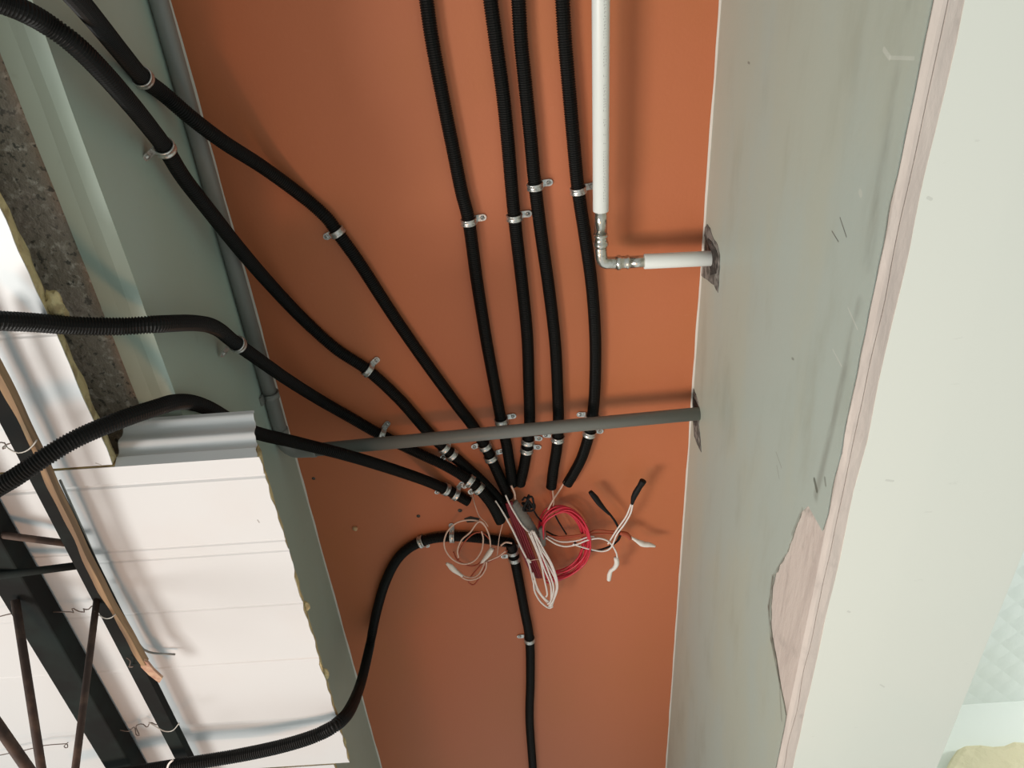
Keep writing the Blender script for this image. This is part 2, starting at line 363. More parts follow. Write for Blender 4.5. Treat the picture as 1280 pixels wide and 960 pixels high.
opening([(867,486),(870,493),(873,503),(875,518),(874,532),(876,550),(877,566),(872,556),(868,545),(867,530),(866,505)],
        [(867,496),(870,500),(872,508),(873,515),(872,530),(870,534),(867,528),(867,510)], 'thin dark ragged opening around the end of the grey crossing pipe')

# small marks on the orange board
for x, y, r in ((392, 598, 2.0), (523, 645, 2.2), (575, 638, 2.6), (356, 540, 1.4)):
    p = at(x, y, H); k = (p-EYE).length/F
    c = link('drill_hole', tube([p+Vector((0, 0, .0004)), p-Vector((0, 0, .0006))], r*k*1.1, 9), mm(M_hole), smooth=False)
    prop(c, {392: 'tiny dark hole in orange board beside the left green board', 523: 'tiny dark hole in orange board left of the wire loops', 575: 'larger dark hole in orange board above the cream wire loop', 356: 'tiny dark hole beside the clip of the grey corner pipe'}[x], 'hole')
P = [at(x, y, H) for x, y in ((580,648),(588,645),(600,648),(596,652),(584,653))]
prop(link('scraped_gouge', prism([p-Vector((0, 0, .0006)) for p in P], (0, 0, .001)), mm(M_hole), smooth=False), 'dark brown scraped gouge in orange board just above the cream wire loop', 'hole')
p = at(444, 660, H)
prop(link('wall_plug', tube([p+Vector((0, 0, .001)), p-Vector((0, 0, .004)), p-Vector((.001, 0, .006))], lambda i: (.006, .0055, .003)[i], 10), mm(M_plug)), 'cream plug sticking out of the orange board at lower left', 'plug')
# cream foam at lower right
pts = [(1176, 975), (1186, 955), (1194, 944), (1202, 940), (1220, 939), (1236, 941), (1250, 940), (1262, 935), (1275, 936), (1300, 942), (1300, 1010), (1176, 1010)]
P = [aty(x, y, YB) for x, y in pts]
bm = prism([Vector((p.x, YB, p.z)) for p in P], (0, -.03, 0))
prop(link('expanding_foam', bm, mm(M_cream), smooth=False, bevel=.012), 'cream irregular foam lump on the bright white wall at lower right corner', 'foam')

# ---------------------------------------------------------------- insulated roof panels at the left
ZP = .80
def panel(name, x0, x1f, ya, yb, ribs, label, foam_slope=.014, thick=.035, ragged=.002, yline=None):
    root = empty(name, (x0, ya, E+ZP)); prop(root, label, 'roof panel', 'insulated roof panels at the left')
    # profile of the lower skin along Y
    prof = [(ya, 0)]
    for ry, wd, dp in ribs:
        prof += [(ry-wd, 0), (ry-wd*.35, dp), (ry+wd*.35, dp), (ry+wd, 0)]
    prof.append((yb, 0))
    pr = []
    for (a, za), (b, zb) in zip(prof, prof[1:]):
        n = max(1, int((b-a)/.012))
        for i in range(n): pr.append((a+(b-a)*i/n, za+(zb-za)*i/n))
    pr.append(prof[-1])
    bm = bmesh.new(); rows = []
    for y, dz in pr:
        xe = x1f(y) + noise.noise(Vector((y*35, 2, x1f(y))))*ragged
        rows.append([bm.verts.new(Vector((x, y, E+ZP+dz+h)) - root.location) for x, h in ((x0, 0), ((x0+xe)/2, 0), (xe, 0), (xe, .0012), (x0, .0012))])
    for a, b in zip(rows, rows[1:]):
        for k in range(5):
            j = (k+1) % 5; bm.faces.new((a[k], a[j], b[j], b[k]))
    bm.faces.new(rows[0]); bm.faces.new(rows[-1])
    link('steel_skin', bm, mm(M_skin), root, smooth=False)
    bm = bmesh.new(); rows = []
    for y, dz in pr:
        xe = x1f(y); n = noise.noise(Vector((y*28, 7, 1))); n2 = noise.noise(Vector((y*60, 3, 1)))
        rows.append([bm.verts.new(Vector((x, y, E+ZP+h)) - root.location) for x, h in ((x0, .0014+max(0, dz)), (xe-.001+max(0, n)*.002, .0014+max(0, dz)), (xe-.003+n2*.003, thick*.45), (xe-foam_slope+n*.004, thick), (x0, thick))])
    for a, b in zip(rows, rows[1:]):
        for k in range(5):
            j = (k+1) % 5; bm.faces.new((a[k], a[j], b[j], b[k]))
    bm.faces.new(rows[0]); bm.faces.new(rows[-1])
    link('foam_core', bm, mm(M_foam), root, smooth=False)
    return root
XA = -.541
yJ = at(143, 583, ZP).y
pa = panel('roof_panel', -1.5, lambda y: XA+.001, Y0, yJ-.003, [(-.2, .004, .002), (.395, .004, .001)], 'white panel with yellow foam edge left of the dark concrete strip')
# lump of foam at the edge of that panel
q = at(68, 383, ZP+.01)
XBf = lambda y: at(325, 570, ZP).x + (at(437, 952, ZP).x - at(325, 570, ZP).x)*(y-yJ)/(at(437, 952, ZP).y-yJ)
rib = [at(210, 603, ZP).y, at(250, 682, ZP).y, at(250, 695, ZP).y, at(250, 762, ZP).y, at(300, 829, ZP).y]
YE = at(437, 953, ZP).y
pb = panel('roof_panel', -1.5, XBf, yJ+.001, YE, [(rib[0], .004, .0022), (rib[1], .003, .0014), (rib[2], .003, .0014), (rib[3], .003, .0012), (rib[4], .003, -.0012), (at(300, 912, ZP).y, .024, .004)],
           'large white panel in the centre left with torn foam edge beside green board', foam_slope=.010, thick=.028, ragged=.005)
pc = panel('roof_panel', -1.5, lambda y: XBf(YE)-.03, YE+.004, YE+.9, [(YE+.2, .004, .002)], 'white panel end just below the lowest black conduit at bottom edge')
# folded ribbed joint profile of the large panel
root = pb
bm = bmesh.new()
y_b, y_t = yJ+.001, at(318, 513, .872).y
N = 40; rows = []
for i in range(N+1):
    t = i/N
    y = y_b+(y_t-y_b)*t; z = ZP+.072*t
    bulge = .0035*math.sin(t*math.pi*5) if .18 < t < .95 else 0
    xr = at(321, 572, ZP).x + (at(317, 512, .872).x-at(321, 572, ZP).x)*t + noise.noise(Vector((t*9, 1, 0)))*.002
    xl = XA+.002 - .008*t + .014*max(0, t-.7)
    d = Vector((0, -.9, -.4))*bulge
    rows.append([bm.verts.new(Vector((x, y, E+z))+d+e-root.location) for x, e in ((xl, Vector((0,0,0))), ((xl+xr)/2, Vector((0,0,0))), (xr, Vector((0,0,0))), (xr, Vector((0,.0008,.0008))), (xl, Vector((0,.0008,.0008))))])
for a, b in zip(rows, rows[1:]):
    for k in range(5):
        j = (k+1) % 5; bm.faces.new((a[k], a[j], b[j], b[k]))
bm.faces.new(rows[0]); bm.faces.new(rows[-1])
prop(link('joint_profile', bm, mm(M_skin), root, smooth=False), 'ribbed grey folded edge')
# torn foam remnants sticking out of the panel's cut edge
for x, y, a_ in ((330, 600, .016), (343, 642, .012), (408, 845, .013), (430, 930, .010), (384, 760, .009)):
    c = at(x, y, ZP+.006); bm = bmesh.new(); bmesh.ops.create_icosphere(bm, subdivisions=3, radius=1)
    for v in bm.verts:
        n = 1+.4*noise.noise(v.co*2.2+Vector((x, y, 0)))
        v.co = Vector((v.co.x*.006*n, v.co.y*a_*n, v.co.z*.005*n)) + Vector((c.x-.003, c.y, c.z+.004)) - root.location
    link('foam_scrap', bm, mm(M_foam), root)
c = at(70, 386, ZP+.012); bm = bmesh.new(); bmesh.ops.create_icosphere(bm, subdivisions=3, radius=1)
for v in bm.verts:
    n = 1+.5*noise.noise(v.co*2+Vector((4, 2, 0))); v.co = Vector((v.co.x*.010*n, v.co.y*.020*n, v.co.z*.010*n))+Vector((XA+.004, c.y, c.z+.006))-pa.location
link('foam_scrap', bm, mm(M_foam), pa)

# ---------------------------------------------------------------- steel roof truss
ZC = .770
def line(p, q, n=2): p = Vector(p); q = Vector(q); return [p.lerp(q, i/(n-1)) for i in range(n)]
xc0 = at(58, 640, ZC).x; xc1 = at(81, 640, ZC).x
chy0, chy1 = Y0, 2.2
root = empty('steel_truss', (xc0, .6, E+ZC)); prop(root, 'dark steel truss chord under white panels with a timber strip tied alongside', 'truss')
bm = bmesh.new(); prof = [(xc0, ZC), (xc1, ZC), (xc1, ZC+.014), (xc1-.003, ZC+.014), (xc1-.003, ZC+.003), (xc0, ZC+.003)]
bm = prism(local(root, [Vector((x, chy0, E+z)) for x, z in prof]), (0, chy1-chy0, 0)); link('angle_chord', bm, mm(M_iron), root, smooth=False)
def rod(px0, z0, px1, z1, r, nm='web_rod', mat=None, ext=0):
    a = at(*px0, z0); b = at(*px1, z1)
    b = b+(b-a)*ext
    bm = tube(local(root, [a, b]), r, 10); return link(nm, bm, mm(mat or M_rod), root)
rod((122, 742), ZC+.01, (94, 962), .56, .0048, ext=.3)
rod((-20, 666), .77, (90, 680), ZC+.012, .0050)
rod((-20, 722), .755, (104, 706), ZC+.010, .0055, mat=M_iron)
# second heavier box beam
root2 = empty('steel_beam', (-.72, .6, E+.77)); prop(root2, 'wide near-black steel beam crossing the lower left corner', 'beam')
xb1 = at(50, 760, .765).x; xb0 = at(60, 845, .765).x
bm = box(*[tuple(v) for v in local(root2, [Vector((xb0, chy0, E+.765)), Vector((xb1, chy1, E+ZP-.002))])]); link('box_section', bm, mm(M_iron), root2, smooth=False, bevel=.003)
a = at(19, 750, .76); b = at(52, 962, .60); b = b+(b-a)*.3
link('web_rod', tube(local(root2, [a, b]), .0058, 10), mm(M_rod), root2)
a = at(-12, 893, .60); b = at(38, 965, .56)
prop(link('steel_rod', tube([a, b+(b-a)*.4], .0068, 12), mm(M_rod)), 'brown steel rod cutting across the extreme lower left corner', 'rod')
# timber strip lying along the chord
pts = [(-30, 405, .762), (0, 466, .762), (28, 523, .762), (58, 588, .762), (82, 640, .762), (107, 693, .762), (133, 745, .762), (159, 790, .762), (181, 828, .762)]
bm = bmesh.new(); rows = []
for i, p in enumerate(catmull([at(*q) for q in pts], .012)):
    wv = .0035*math.sin(p.y*40)+.0015*math.sin(p.y*95)
    x0, x1 = p.x-.0028+wv*.4, p.x+.0042+.0006*math.sin(p.y*60)
    rows.append([bm.verts.new((x, p.y, z)) for x, z in ((x0, p.z-.006), (x1, p.z-.006), (x1, p.z+.006), (x0, p.z+.006))])
for a, b in zip(rows, rows[1:]):
    for k in range(4): j = (k+1) % 4; bm.faces.new((a[k], a[j], b[j], b[k]))
bm.faces.new(rows[0]); bm.faces.new(rows[-1])
t = prop(link('timber_strip', bm, mm(M_wood), smooth=False), 'wavy brown timber strip tied along the dark truss chord', 'wood')
P = [at(x, y, .757) for x, y in ((175,824),(184,828),(192,838),(203,848),(199,854),(186,844),(176,834))]
prop(link('wood_splinter', prism(P, (0, 0, .004)), mm(M_wood2), smooth=False), 'reddish broken wood splinter at the lower end of timber strip', 'wood')
# thin galvanised strip between chord and panel
pts = [(75, 600), (100, 655), (130, 722), (160, 780), (176, 808), (190, 816), (219, 818)]
prop(link('metal_strip', tube(catmull([at(x, y, .790) for x, y in pts], .008), lambda i: .0016, 8), mm(M_grey)), 'thin grey metal strip beside timber strip ending in a hook', 'strip')

def wire(name, pts, z, r, mat, label, cat='wire', group=None, step=.004, seg=8, zs=None, parent=None):
    W = [at(p[0], p[1], p[2] if len(p) > 2 else z) for p in pts]
    path = catmull(W, step)
    if parent is not None:
        return link(name, tube(local(parent, path), r, seg), mat, parent)
    return prop(link(name, tube(path, r, seg), mat), label, cat, group)
# tie wires on the truss
TW = .0009
wire('tie_wire', [(-10,556),(4,553),(8,559),(2,561),(8,556),(18,552),(14,548)], .782, TW, mm(M_tie), 'short twisted tie wire at the left edge above the black conduit', 'tie wire')
wire('tie_wire', [(6,557),(14,563),(24,566),(34,563),(42,556),(46,550)], .752, TW, mm(M_gtie), 'light tie wire looped round timber strip above the black conduit', 'tie wire')
wire('tie_wire', [(-5,772),(10,768),(25,766),(60,765),(88,765),(92,766),(90,760),(98,764),(106,765),(104,761),(110,762),(116,757),(124,758)], .782, TW, mm(M_tie), 'kinked dark tie wire between wide beam and chord, upper of two', 'tie wire')
wire('tie_wire', [(118,764),(124,769),(132,773),(139,772),(144,768)], .752, TW, mm(M_gtie), 'light tie wire looped under the chord near the angled rod', 'tie wire')
wire('tie_wire', [(148,912),(160,914),(168,909),(170,918),(174,919),(170,908),(178,905),(184,909),(188,903),(196,906),(200,900)], .782, TW, mm(M_tie), 'kinked dark tie wire between wide beam and chord, near bottom edge', 'tie wire')
wire('tie_wire', [(186,903),(196,909),(206,914),(216,913),(224,904)], .752, TW, mm(M_gtie), 'light tie wire looped under the chord near the bottom edge', 'tie wire')
wire('tie_wire', [(158,822),(163,826),(162,834),(167,833),(160,833)], .765, TW, mm(M_tie), 'small dark wire curl on the chord beside splinter', 'tie wire')
wire('tie_wire', [(-5,945),(30,938),(55,932),(78,930),(84,930),(84,935),(80,933),(85,928)], .79, .0008, mm(M_tie), 'thin wire on the white panel left of the angled rod at bottom', 'tie wire')
wire('tie_wire', [(208,964),(211,955),(216,950)], .72, .0016, mm(M_wwire), 'short white tie on the lowest conduit at bottom edge', 'tie wire')

# ---------------------------------------------------------------- black corrugated conduits
CR = .0112; ZH = H-CR-.0008
def cpt(p):
    x, y = p[0], p[1]
    if len(p) == 2: return at(x, y, ZH)
    if p[2] == 'w': return atx(x, y, XL+CR+.001+(p[3] if len(p) > 3 else 0))
    return at(x, y, p[2])
PATHS = {}
def conduit(key, pts, label, r=CR, tail=True):
    path = catmull([cpt(p) for p in pts], .0036/4)
    PATHS[key] = path
    prof = [1.0, .985, .865, .885]
    o = link('corrugated_conduit', tube(path, lambda i: r*prof[i % 4], 14, hollow=.78), mm(M_black), smooth=False)
    return prop(o, label, 'conduit', 'black corrugated conduits')
conduit('d1', [(60,-50,.80),(78,-22,.82),(100,3,.86),(125,33,.93),(150,64,.99),(178,97,1.06),(205,118,1.10),(240,148,1.125),(280,178,1.16),(330,210,1.21),(380,247),(408,272),(422,291),(450,330),(490,392),(530,450),(570,505),(590,531),(606,557),(617,580),(628,604),(636,622)],
        'black corrugated conduit, upper of two entering from top left corner')
conduit('d2', [(-40,-12,.80),(0,2,.82),(30,14,.835),(60,31,.855),(95,57,.87),(130,92,.90),(165,132,.95),(190,163,1.0),(207,186,1.03),(230,223,1.06),(265,268,1.10),(300,312,1.15),(340,358,1.205),(380,400),(420,436),(460,463),(500,500),(535,540),(560,564),(585,586),(606,605,1.232),(626,628,1.222),(634,646,1.215)],
        'black corrugated conduit, lower of two entering from top left corner')
conduit('c3', [(-40,398,.74),(0,401,.755),(40,403,.78),(90,407,.81),(150,408,.84),(200,405,.865),(245,404,.93),(270,410,.99),(292,427,1.05),(320,447,1.10),(360,475,1.17),(400,500,1.225),(440,523),(475,543),(520,565),(560,584,1.222),(592,605,1.206),(613,628,1.198),(626,652,1.195)],
        'black corrugated conduit entering at left edge across concrete, below the top left pair')
conduit('c4', [(-45,640,.68),(-10,614,.69),(20,596,.70),(60,569,.72),(100,546,.745),(150,525,.785),(200,508,.838),(218,503,.866),(238,503,.893),(262,511,.93),(290,527,.98),(320,541,1.03),(370,553,1.09),(430,568,1.125),(480,583,1.165),(530,600,1.215),(560,613),(586,627)],
        'black corrugated conduit arching over dark truss chord and behind ribbed white sheet')
conduit('v1', [(528,-40),(533,0),(540,50),(553,120),(567,190),(577,240),(586,277),(596,350),(607,420),(617,475),(626,523),(633,555),(637,580),(641,606)],
        'leftmost of four black conduits running down from the top edge')
conduit('v2', [(608,-40),(613,0),(621,60),(629,120),(635,180),(640,240),(645,290),(652,350),(659,420),(661,480),(662,525),(660,550),(656,578),(650,606)],
        'second from left of four black conduits from top edge')
conduit('v3', [(644,-40),(648,0),(651,50),(657,110),(663,170),(668,225),(676,290),(686,360),(694,430),(697,490),(698,530),(696,560),(692,585),(689,609)],
        'third from left of four black conduits from top edge')
conduit('v4', [(700,-40),(703,0),(706,50),(712,120),(718,190),(723,240),(732,300),(740,360),(744,420),(744,470),(742,508),(737,540),(728,570),(718,590),(709,605)],
        'rightmost of four black conduits from top edge, beside the white pipe')
conduit('s5', [(634,678),(600,673),(562,671),(527,677),(500,695),(482,727),(470,768),(462,808,1.20),(452,850,1.08),(441,880,.90),(426,901,.79),(398,918,.768),(355,932,.76),(300,944,.755),(240,954,.745),(190,962,.74),(140,970,.74),(80,982,.74)],
        'black conduit making an S-bend down to the bottom left under white panel')
conduit('s6', [(637,678,1.22),(641,690),(647,718),(655,760),(662,800),(663,850),(662,900),(666,960),(668,1000)],
        'black conduit running straight down to the bottom edge')

# ---------------------------------------------------------------- saddle clamps
def clamp_proto():
    root = empty('pipe_clamp')
    # band: ring in the X(side)/Z(normal out of surface) plane, width along Y
    bm = bmesh.new(); R = CR+.0006; zc = CR+.0008
    prof = [(-.0055, 0), (-.0050, .0010), (-.0030, .0010), (-.0022, .0004), (.0022, .0004), (.0030, .0010), (.0050, .0010), (.0055, 0)]
    seg = 28; rows = []
    for k in range(seg+1):
        a = math.radians(-75 + 330*k/seg)-math.radians(0)
        row = [bm.verts.new((math.cos(a)*(R+.0012+h), y, zc+math.sin(a)*(R+.0012+h))) for y, h in prof]
        row += [bm.verts.new((math.cos(a)*R, y, zc+math.sin(a)*R)) for y in (.0055, -.0055)]
        rows.append(row)
    for a, b in zip(rows, rows[1:]):
        n = len(a)
        for i in range(n): j = (i+1) % n; bm.faces.new((a[i], a[j], b[j], b[i]))
    bm.faces.new(rows[0]); bm.faces.new(rows[-1])
    for v in bm.verts: v.co.z = max(v.co.z, .0004)
    link('band', bm, mm(M_zinc), root)
    # foot with rounded end
    pts = [Vector((CR*.75, -.0055, .0012)), Vector((CR+.012, -.0058, .0012))]
    for k in range(9):
        a = -math.pi/2 + math.pi*k/8; pts.append(Vector((CR+.013+math.cos(a)*.0058, math.sin(a)*.0058, .0012)))
    pts += [Vector((CR+.012, .0058, .0012)), Vector((CR*.75, .0055, .0012))]
    bm = prism(pts, (0, 0, .0014))
    add_box(bm, (CR*.9, -.0052, .0012), (CR+.0018, .0052, .0075))
    link('foot', bm, mm(M_zinc), root, smooth=False)
    bm = bmesh.new(); c = Vector((CR+.012, 0, .0026))
    add_tube(bm, [c, c+Vector((0,0,.0014)), c+Vector((0,0,.0022)), c+Vector((0,0,.0024)), c+Vector((0,0,.0016))], lambda i: (.0036, .0034, .0024, .0012, .0008)[i], 12)
    link('screw', bm, mm(M_zinc), root)
    return root
proto = clamp_proto(); used = [False]
def clamp(key, px, tab, label, wall=False, lift=0.0):
    path = PATHS[key]; r = ray(*px).normalized()
    i = min(range(len(path)), key=lambda i: ((path[i]-EYE)-r*(path[i]-EYE).dot(r)).length if (path[i]-EYE).dot(r) > 0 else 9)
    c = path[i]; t = (path[min(i+8, len(path)-1)]-path[max(i-8, 0)]).normalized()
    N = Vector((.72, 0, -.69)) if wall else Vector((0, 0, -1))
    N = (N - t*N.dot(t)).normalized()
    side = t.cross(N).normalized()
    rt = ray(*tab); tp = EYE + rt*((c-EYE).dot(N)/rt.dot(N)) if abs(rt.dot(N)) > .1 else c+side
    if (tp-c).dot(side) < 0: side = -side
    Yv = N.cross(side)
    m = Matrix((side, Yv, N)).transposed().to_4x4(); m.translation = c - N*(CR+.0008)
    if not used[0]: o = proto; used[0] = True
    else:
        o = proto.copy(); COL.objects.link(o)
        for ch in proto.children:
            d = ch.copy(); COL.objects.link(d); d.parent = o; d.matrix_parent_inverse.identity()
    o.matrix_basis = m; prop(o, label, 'clamp', 'zinc saddle clamps on the conduits')
CL = [
 ('d1', (178,97), (168,104), 'zinc clamp on upper top-left conduit where it crosses green board', True),
 ('d2', (206,185), (193,195), 'zinc clamp with rounded foot on lower top-left conduit over green board', True),
 ('d1', (421,291), (404,298), 'lone zinc clamp on upper diagonal conduit, foot to its left', False),
 ('d2', (461,461), (472,448), 'lone zinc clamp on lower diagonal conduit, foot pointing up right', False),
 ('c3', (296,431), (290,443), 'zinc clamp on green board where the left-edge conduit meets grey corner pipe', True),
 ('c3', (477,542), (486,530), 'zinc clamp on left-edge conduit just above the grey crossing pipe', False),
 ('v1', (586,277), (604,271), 'upper clamp of the leftmost of four top-edge conduits', False),
 ('v2', (641,272), (660,268), 'upper clamp of the second top-edge conduit, foot near third conduit', False),
 ('v3', (669,233), (690,227), 'upper clamp of the third top-edge conduit', False),
 ('v4', (723,238), (740,234), 'clamp on rightmost top-edge conduit, foot tucked behind white pipe', False),
 ('v1', (627,526), (642,519), 'clamp on leftmost top-edge conduit just above the grey crossing pipe', False),
 ('d2', (555,560), (572,545), 'clamp on lower diagonal conduit touching grey crossing pipe, upper of its pair', False),
 ('d2', (565,568), (552,575), 'clamp on lower diagonal conduit below grey pipe, lower of its pair', False),
 ('d1', (605,558), (590,563), 'clamp on upper diagonal conduit below grey pipe, upper of its pair', False),
 ('d1', (613,572), (626,563), 'clamp on upper diagonal conduit below grey pipe, lower of its pair', False),
 ('c4', (557,611), (548,621), 'clamp near the end of lowest left conduit, left of its pair', False),
 ('c4', (569,618), (577,605), 'clamp at the end of lowest left conduit, right of its pair', False),
 ('c3', (587,602), (580,612), 'clamp on left-edge conduit near the wires, left of its pair', False),
 ('c3', (598,611), (589,621), 'clamp on left-edge conduit near the wires, right of its pair', False),
 ('v2', (660,551), (674,546), 'clamp on second top-edge conduit below grey pipe, upper of its pair', False),
 ('v2', (658,562), (674,558), 'clamp on second top-edge conduit below grey pipe, lower of its pair', False),
 ('v3', (697,548), (682,546), 'clamp on third top-edge conduit just below the grey pipe', False),
 ('v4', (739,522), (725,519), 'clamp on rightmost top-edge conduit just above grey pipe', False),
 ('v4', (736,541), (750,545), 'clamp on rightmost top-edge conduit just below grey pipe', False),
 ('s5', (527,677), (532,690), 'clamp at the bend of the S-shaped conduit', False),
 ('s5', (565,671), (565,658), 'clamp on S-shaped conduit behind the cream wire loop', False),
 ('s6', (641,688), (655,684), 'upper of two stacked clamps at top of bottom-edge conduit', False),
 ('s6', (643,698), (628,701), 'lower of two stacked clamps at top of bottom-edge conduit', False),
 ('s6', (662,799), (648,796), 'lone clamp on bottom-edge conduit well below the wires', False)]
for k, px, tab, lab, wl in CL: clamp(k, px, tab, lab, wl)

# ---------------------------------------------------------------- grey rigid pipe: corner run, elbow, crossing run
GR = .0128; ZG = 1.176
L = at(378, 571, ZG); Rr = atx(874, 517, XR)
cx = XL+GR+.001
corner = Vector((cx, at(352, 566, ZG).y, E+ZG))
root = empty('grey_pipe', corner); prop(root, 'dull grey rigid pipe turning from the left corner to cross under conduits', 'pipe')
zr = Rr.z
cross_dir = (Vector((XR+.004, Rr.y, zr)) - corner).normalized()
link('pipe_run', tube(local(root, [Vector((cx, Y0, E+ZG)), corner-Vector((0, .045, 0))]), GR, 20), mm(M_grey), root)
path = catmull([corner-Vector((0, .055, 0)), corner-Vector((0, .035, 0)), corner-Vector((-.003, .016, 0)), corner+cross_dir*.016-Vector((0, .003, 0)), corner+cross_dir*.036, corner+cross_dir*.056], .004)
n = len(path)
link('elbow', tube(local(root, path), lambda i: GR+.0016 if (i < 3 or i > n-4) else GR+.0006, 20), mm(M_grey), root)
link('pipe_run', tube(local(root, [corner+cross_dir*.05, Vector((XR+.002, Rr.y, zr))]), GR, 20), mm(M_grey), root)
# clip holding the corner run
c = Vector((cx, at(336, 494, ZG).y, E+ZG))
root = empty('pipe_clip', c); prop(root, 'small grey clip holding the corner run of grey pipe on green board', 'clip')
bm = bmesh.new()
rows = []
for k in range(17):
    a = math.radians(-110+ 220*k/16)
    rows.append([bm.verts.new((math.cos(a)*rr, y, math.sin(a)*rr)) for y, rr in ((-.006, GR+.0003), (-.006, GR+.003), (.006, GR+.003), (.006, GR+.0003))])
for a, b in zip(rows, rows[1:]):
    for i in range(4): j = (i+1) % 4; bm.faces.new((a[i], a[j], b[j], b[i]))
bm.faces.new(rows[0]); bm.faces.new(rows[-1])
link('band', bm, mm(M_grey), root)
link('base', box((-GR-.001, -.008, -GR-.010), (-GR+.004, .008, -GR+.004)), mm(M_grey), root, smooth=False, bevel=.001)

# ---------------------------------------------------------------- white water pipe with press elbow
WR = .0128; BR = .0103
endp = atx(889, 323, XR); ZW = endp.z-E
print('white pipe height', ZW)
A0 = at(751, -30, ZW); A1 = at(751, 264, ZW); B0 = at(805, 327, ZW); B1 = Vector((XR+.003, endp.y, endp.z))
xv = (A0.x+A1.x)/2
crn = Vector((at(751, 328, ZW).x, at(770, 328, ZW).y, E+ZW))
root = empty('water_pipe', crn); prop(root, 'white sleeved water pipe with shiny metal elbow turning into right green board', 'pipe')
dA = (A0-crn).normalized(); dB = (B1-crn).normalized()
def lk(nm, path, rad, mat, seg=20, label=None):
    o = link(nm, tube(local(root, path), rad, seg), mat, root)
    if label: o['label'] = label
    return o
lA = (A1-crn).length; lB = (B0-crn).length
# sleeves (the long one carries a faint printed line of marks)
def sleeve(p, q):
    return lk('sleeve', [p, p+(q-p).normalized()*.0012, q-(q-p).normalized()*.0012, q], lambda i: (WR-.0008, WR, WR, WR-.0008)[i], mm(M_sleeve), 28)
sleeve(A0+dA*.9, crn+dA*lA); sleeve(crn+dB*lB, B1)
lk('tube_end', [crn+dA*(lA+.01), crn+dA*.050], BR, mm(M_steel), label='bare shiny tube end')
lk('tube_end', [crn+dB*(lB+.01), crn+dB*.046], BR, mm(M_steel), label='bare shiny tube end')
def press(d, a):        # socket with raised beads
    xs = [0, .002, .004, .006, .014, .0155, .018, .0205, .022, .024]
    rs = [BR+.0006, BR+.0020, BR+.0020, BR+.0006, BR+.0006, BR+.0024, BR+.0026, BR+.0024, BR+.0008, BR+.0004]
    lk('press_socket', [crn+d*(a-x) for x in xs], lambda i: rs[i], mm(M_steel))
press(dA, .053); press(dB, .048)
el = catmull([crn+dA*.031, crn+dA*.022, crn+dA*.008+dB*.0015, crn+dB*.008+dA*.0015, crn+dB*.022, crn+dB*.028], .002)
lk('elbow', el, BR+.0003, mm(M_steel))
# printed marks on the long sleeve
W = Vector((0, 0, -1)); sd = dA.cross(W).normalized()
bm = bmesh.new(); rnd = random.Random(3)
s0 = lA+.02; nrm = (W*.93 + sd*(.36 if sd.x > 0 else -.36)).normalized(); tg = dA.cross(nrm).normalized()
while s0 < .46:
    ln = rnd.choice((.0016, .002, .0028)); wd = rnd.choice((.003, .0042, .005))
    for kind in (0, 1):
        if kind == 0: segs = [(-wd/2, -wd/2+.0008, 0, ln)]
        else: segs = [(-wd/2, wd/2, rnd.choice((0, ln-.0007)), .0007)]
        for a_, b_, o_, l_ in segs:
            vs = []
            for u, v in ((a_, o_), (b_, o_), (b_, o_+l_), (a_, o_+l_)):
                n2 = (nrm*math.cos(u/WR)+tg*math.sin(u/WR)); vs.append(bm.verts.new(crn + dA*(s0+v) + n2*(WR+.00012) - root.location))
            bm.faces.new(vs)
    s0 += ln+.0022 + (.009 if rnd.random() < .14 else 0)
M_print = Mat('faint_grey_print', (0.50, 0.50, 0.50), 0.6)
link('printed_marks', bm, mm(M_print), root, smooth=False)

# ---------------------------------------------------------------- loose wires
WT = .0017
g_r = 'loose wires hanging from the conduit ends'
def ww(pts, mat, label, r=WT, z=1.208, cat='wire', name='wire'): return wire(name, pts, z, r, mm(mat), label, cat, g_r, step=.003)
# coiled red wire: one thing, several turns
bm = bmesh.new()
turns = []; rc = random.Random(11)
base = [(676, 668), (679, 650), (690, 638), (706, 634), (722, 643), (732, 660), (734, 681), (728, 700), (715, 714), (698, 721), (683, 720)]
for k in range(9):
    kx = -6.5+11*k/8+rc.uniform(-1, 1); ky = rc.uniform(-5, 5); zz = 1.233-.0035*k; sc = 1+rc.uniform(-.07, .05)
    for x, y in base:
        turns.append((704+(x-704)*sc+kx*(.35 if x < 690 else 1)+rc.uniform(-.8, .8), 680+(y-680)*sc+ky+rc.uniform(-.8, .8), zz+rc.uniform(-.001, .001)))
    if k < 8: turns += [(679+rc.uniform(-2, 2), 705, zz), (675+rc.uniform(-2, 2), 686, zz)]
path = catmull([at(x, y, z) for x, y, z in turns], .003)
prop(link('red_wire_coil', tube(path, .0021, 8), mm(M_rwire)), 'coil of bright red wire right of the white bundle', 'wire')
# dark red bundle, several strands bound together, one thing
root = empty('dark_red_wire_bundle', at(655, 675, 1.208)); prop(root, 'dark red wires bound side by side between the white wires', 'wire', g_r)
for k in range(5):
    d = (k-2)*2.6
    wire('strand', [(636+d*.6, 628-d*.2), (646+d*.9, 655-d*.3), (657+d, 685-d*.4), (668+d*.9, 712-d*.3), (674+d*.5, 722)], 1.21-.001*(k % 2), .0024, mm(M_dred), None, parent=root)
wire('tie', [(659,702),(666,700),(674,699)], 1.204, .0009, mm(M_cwire), None, parent=root)
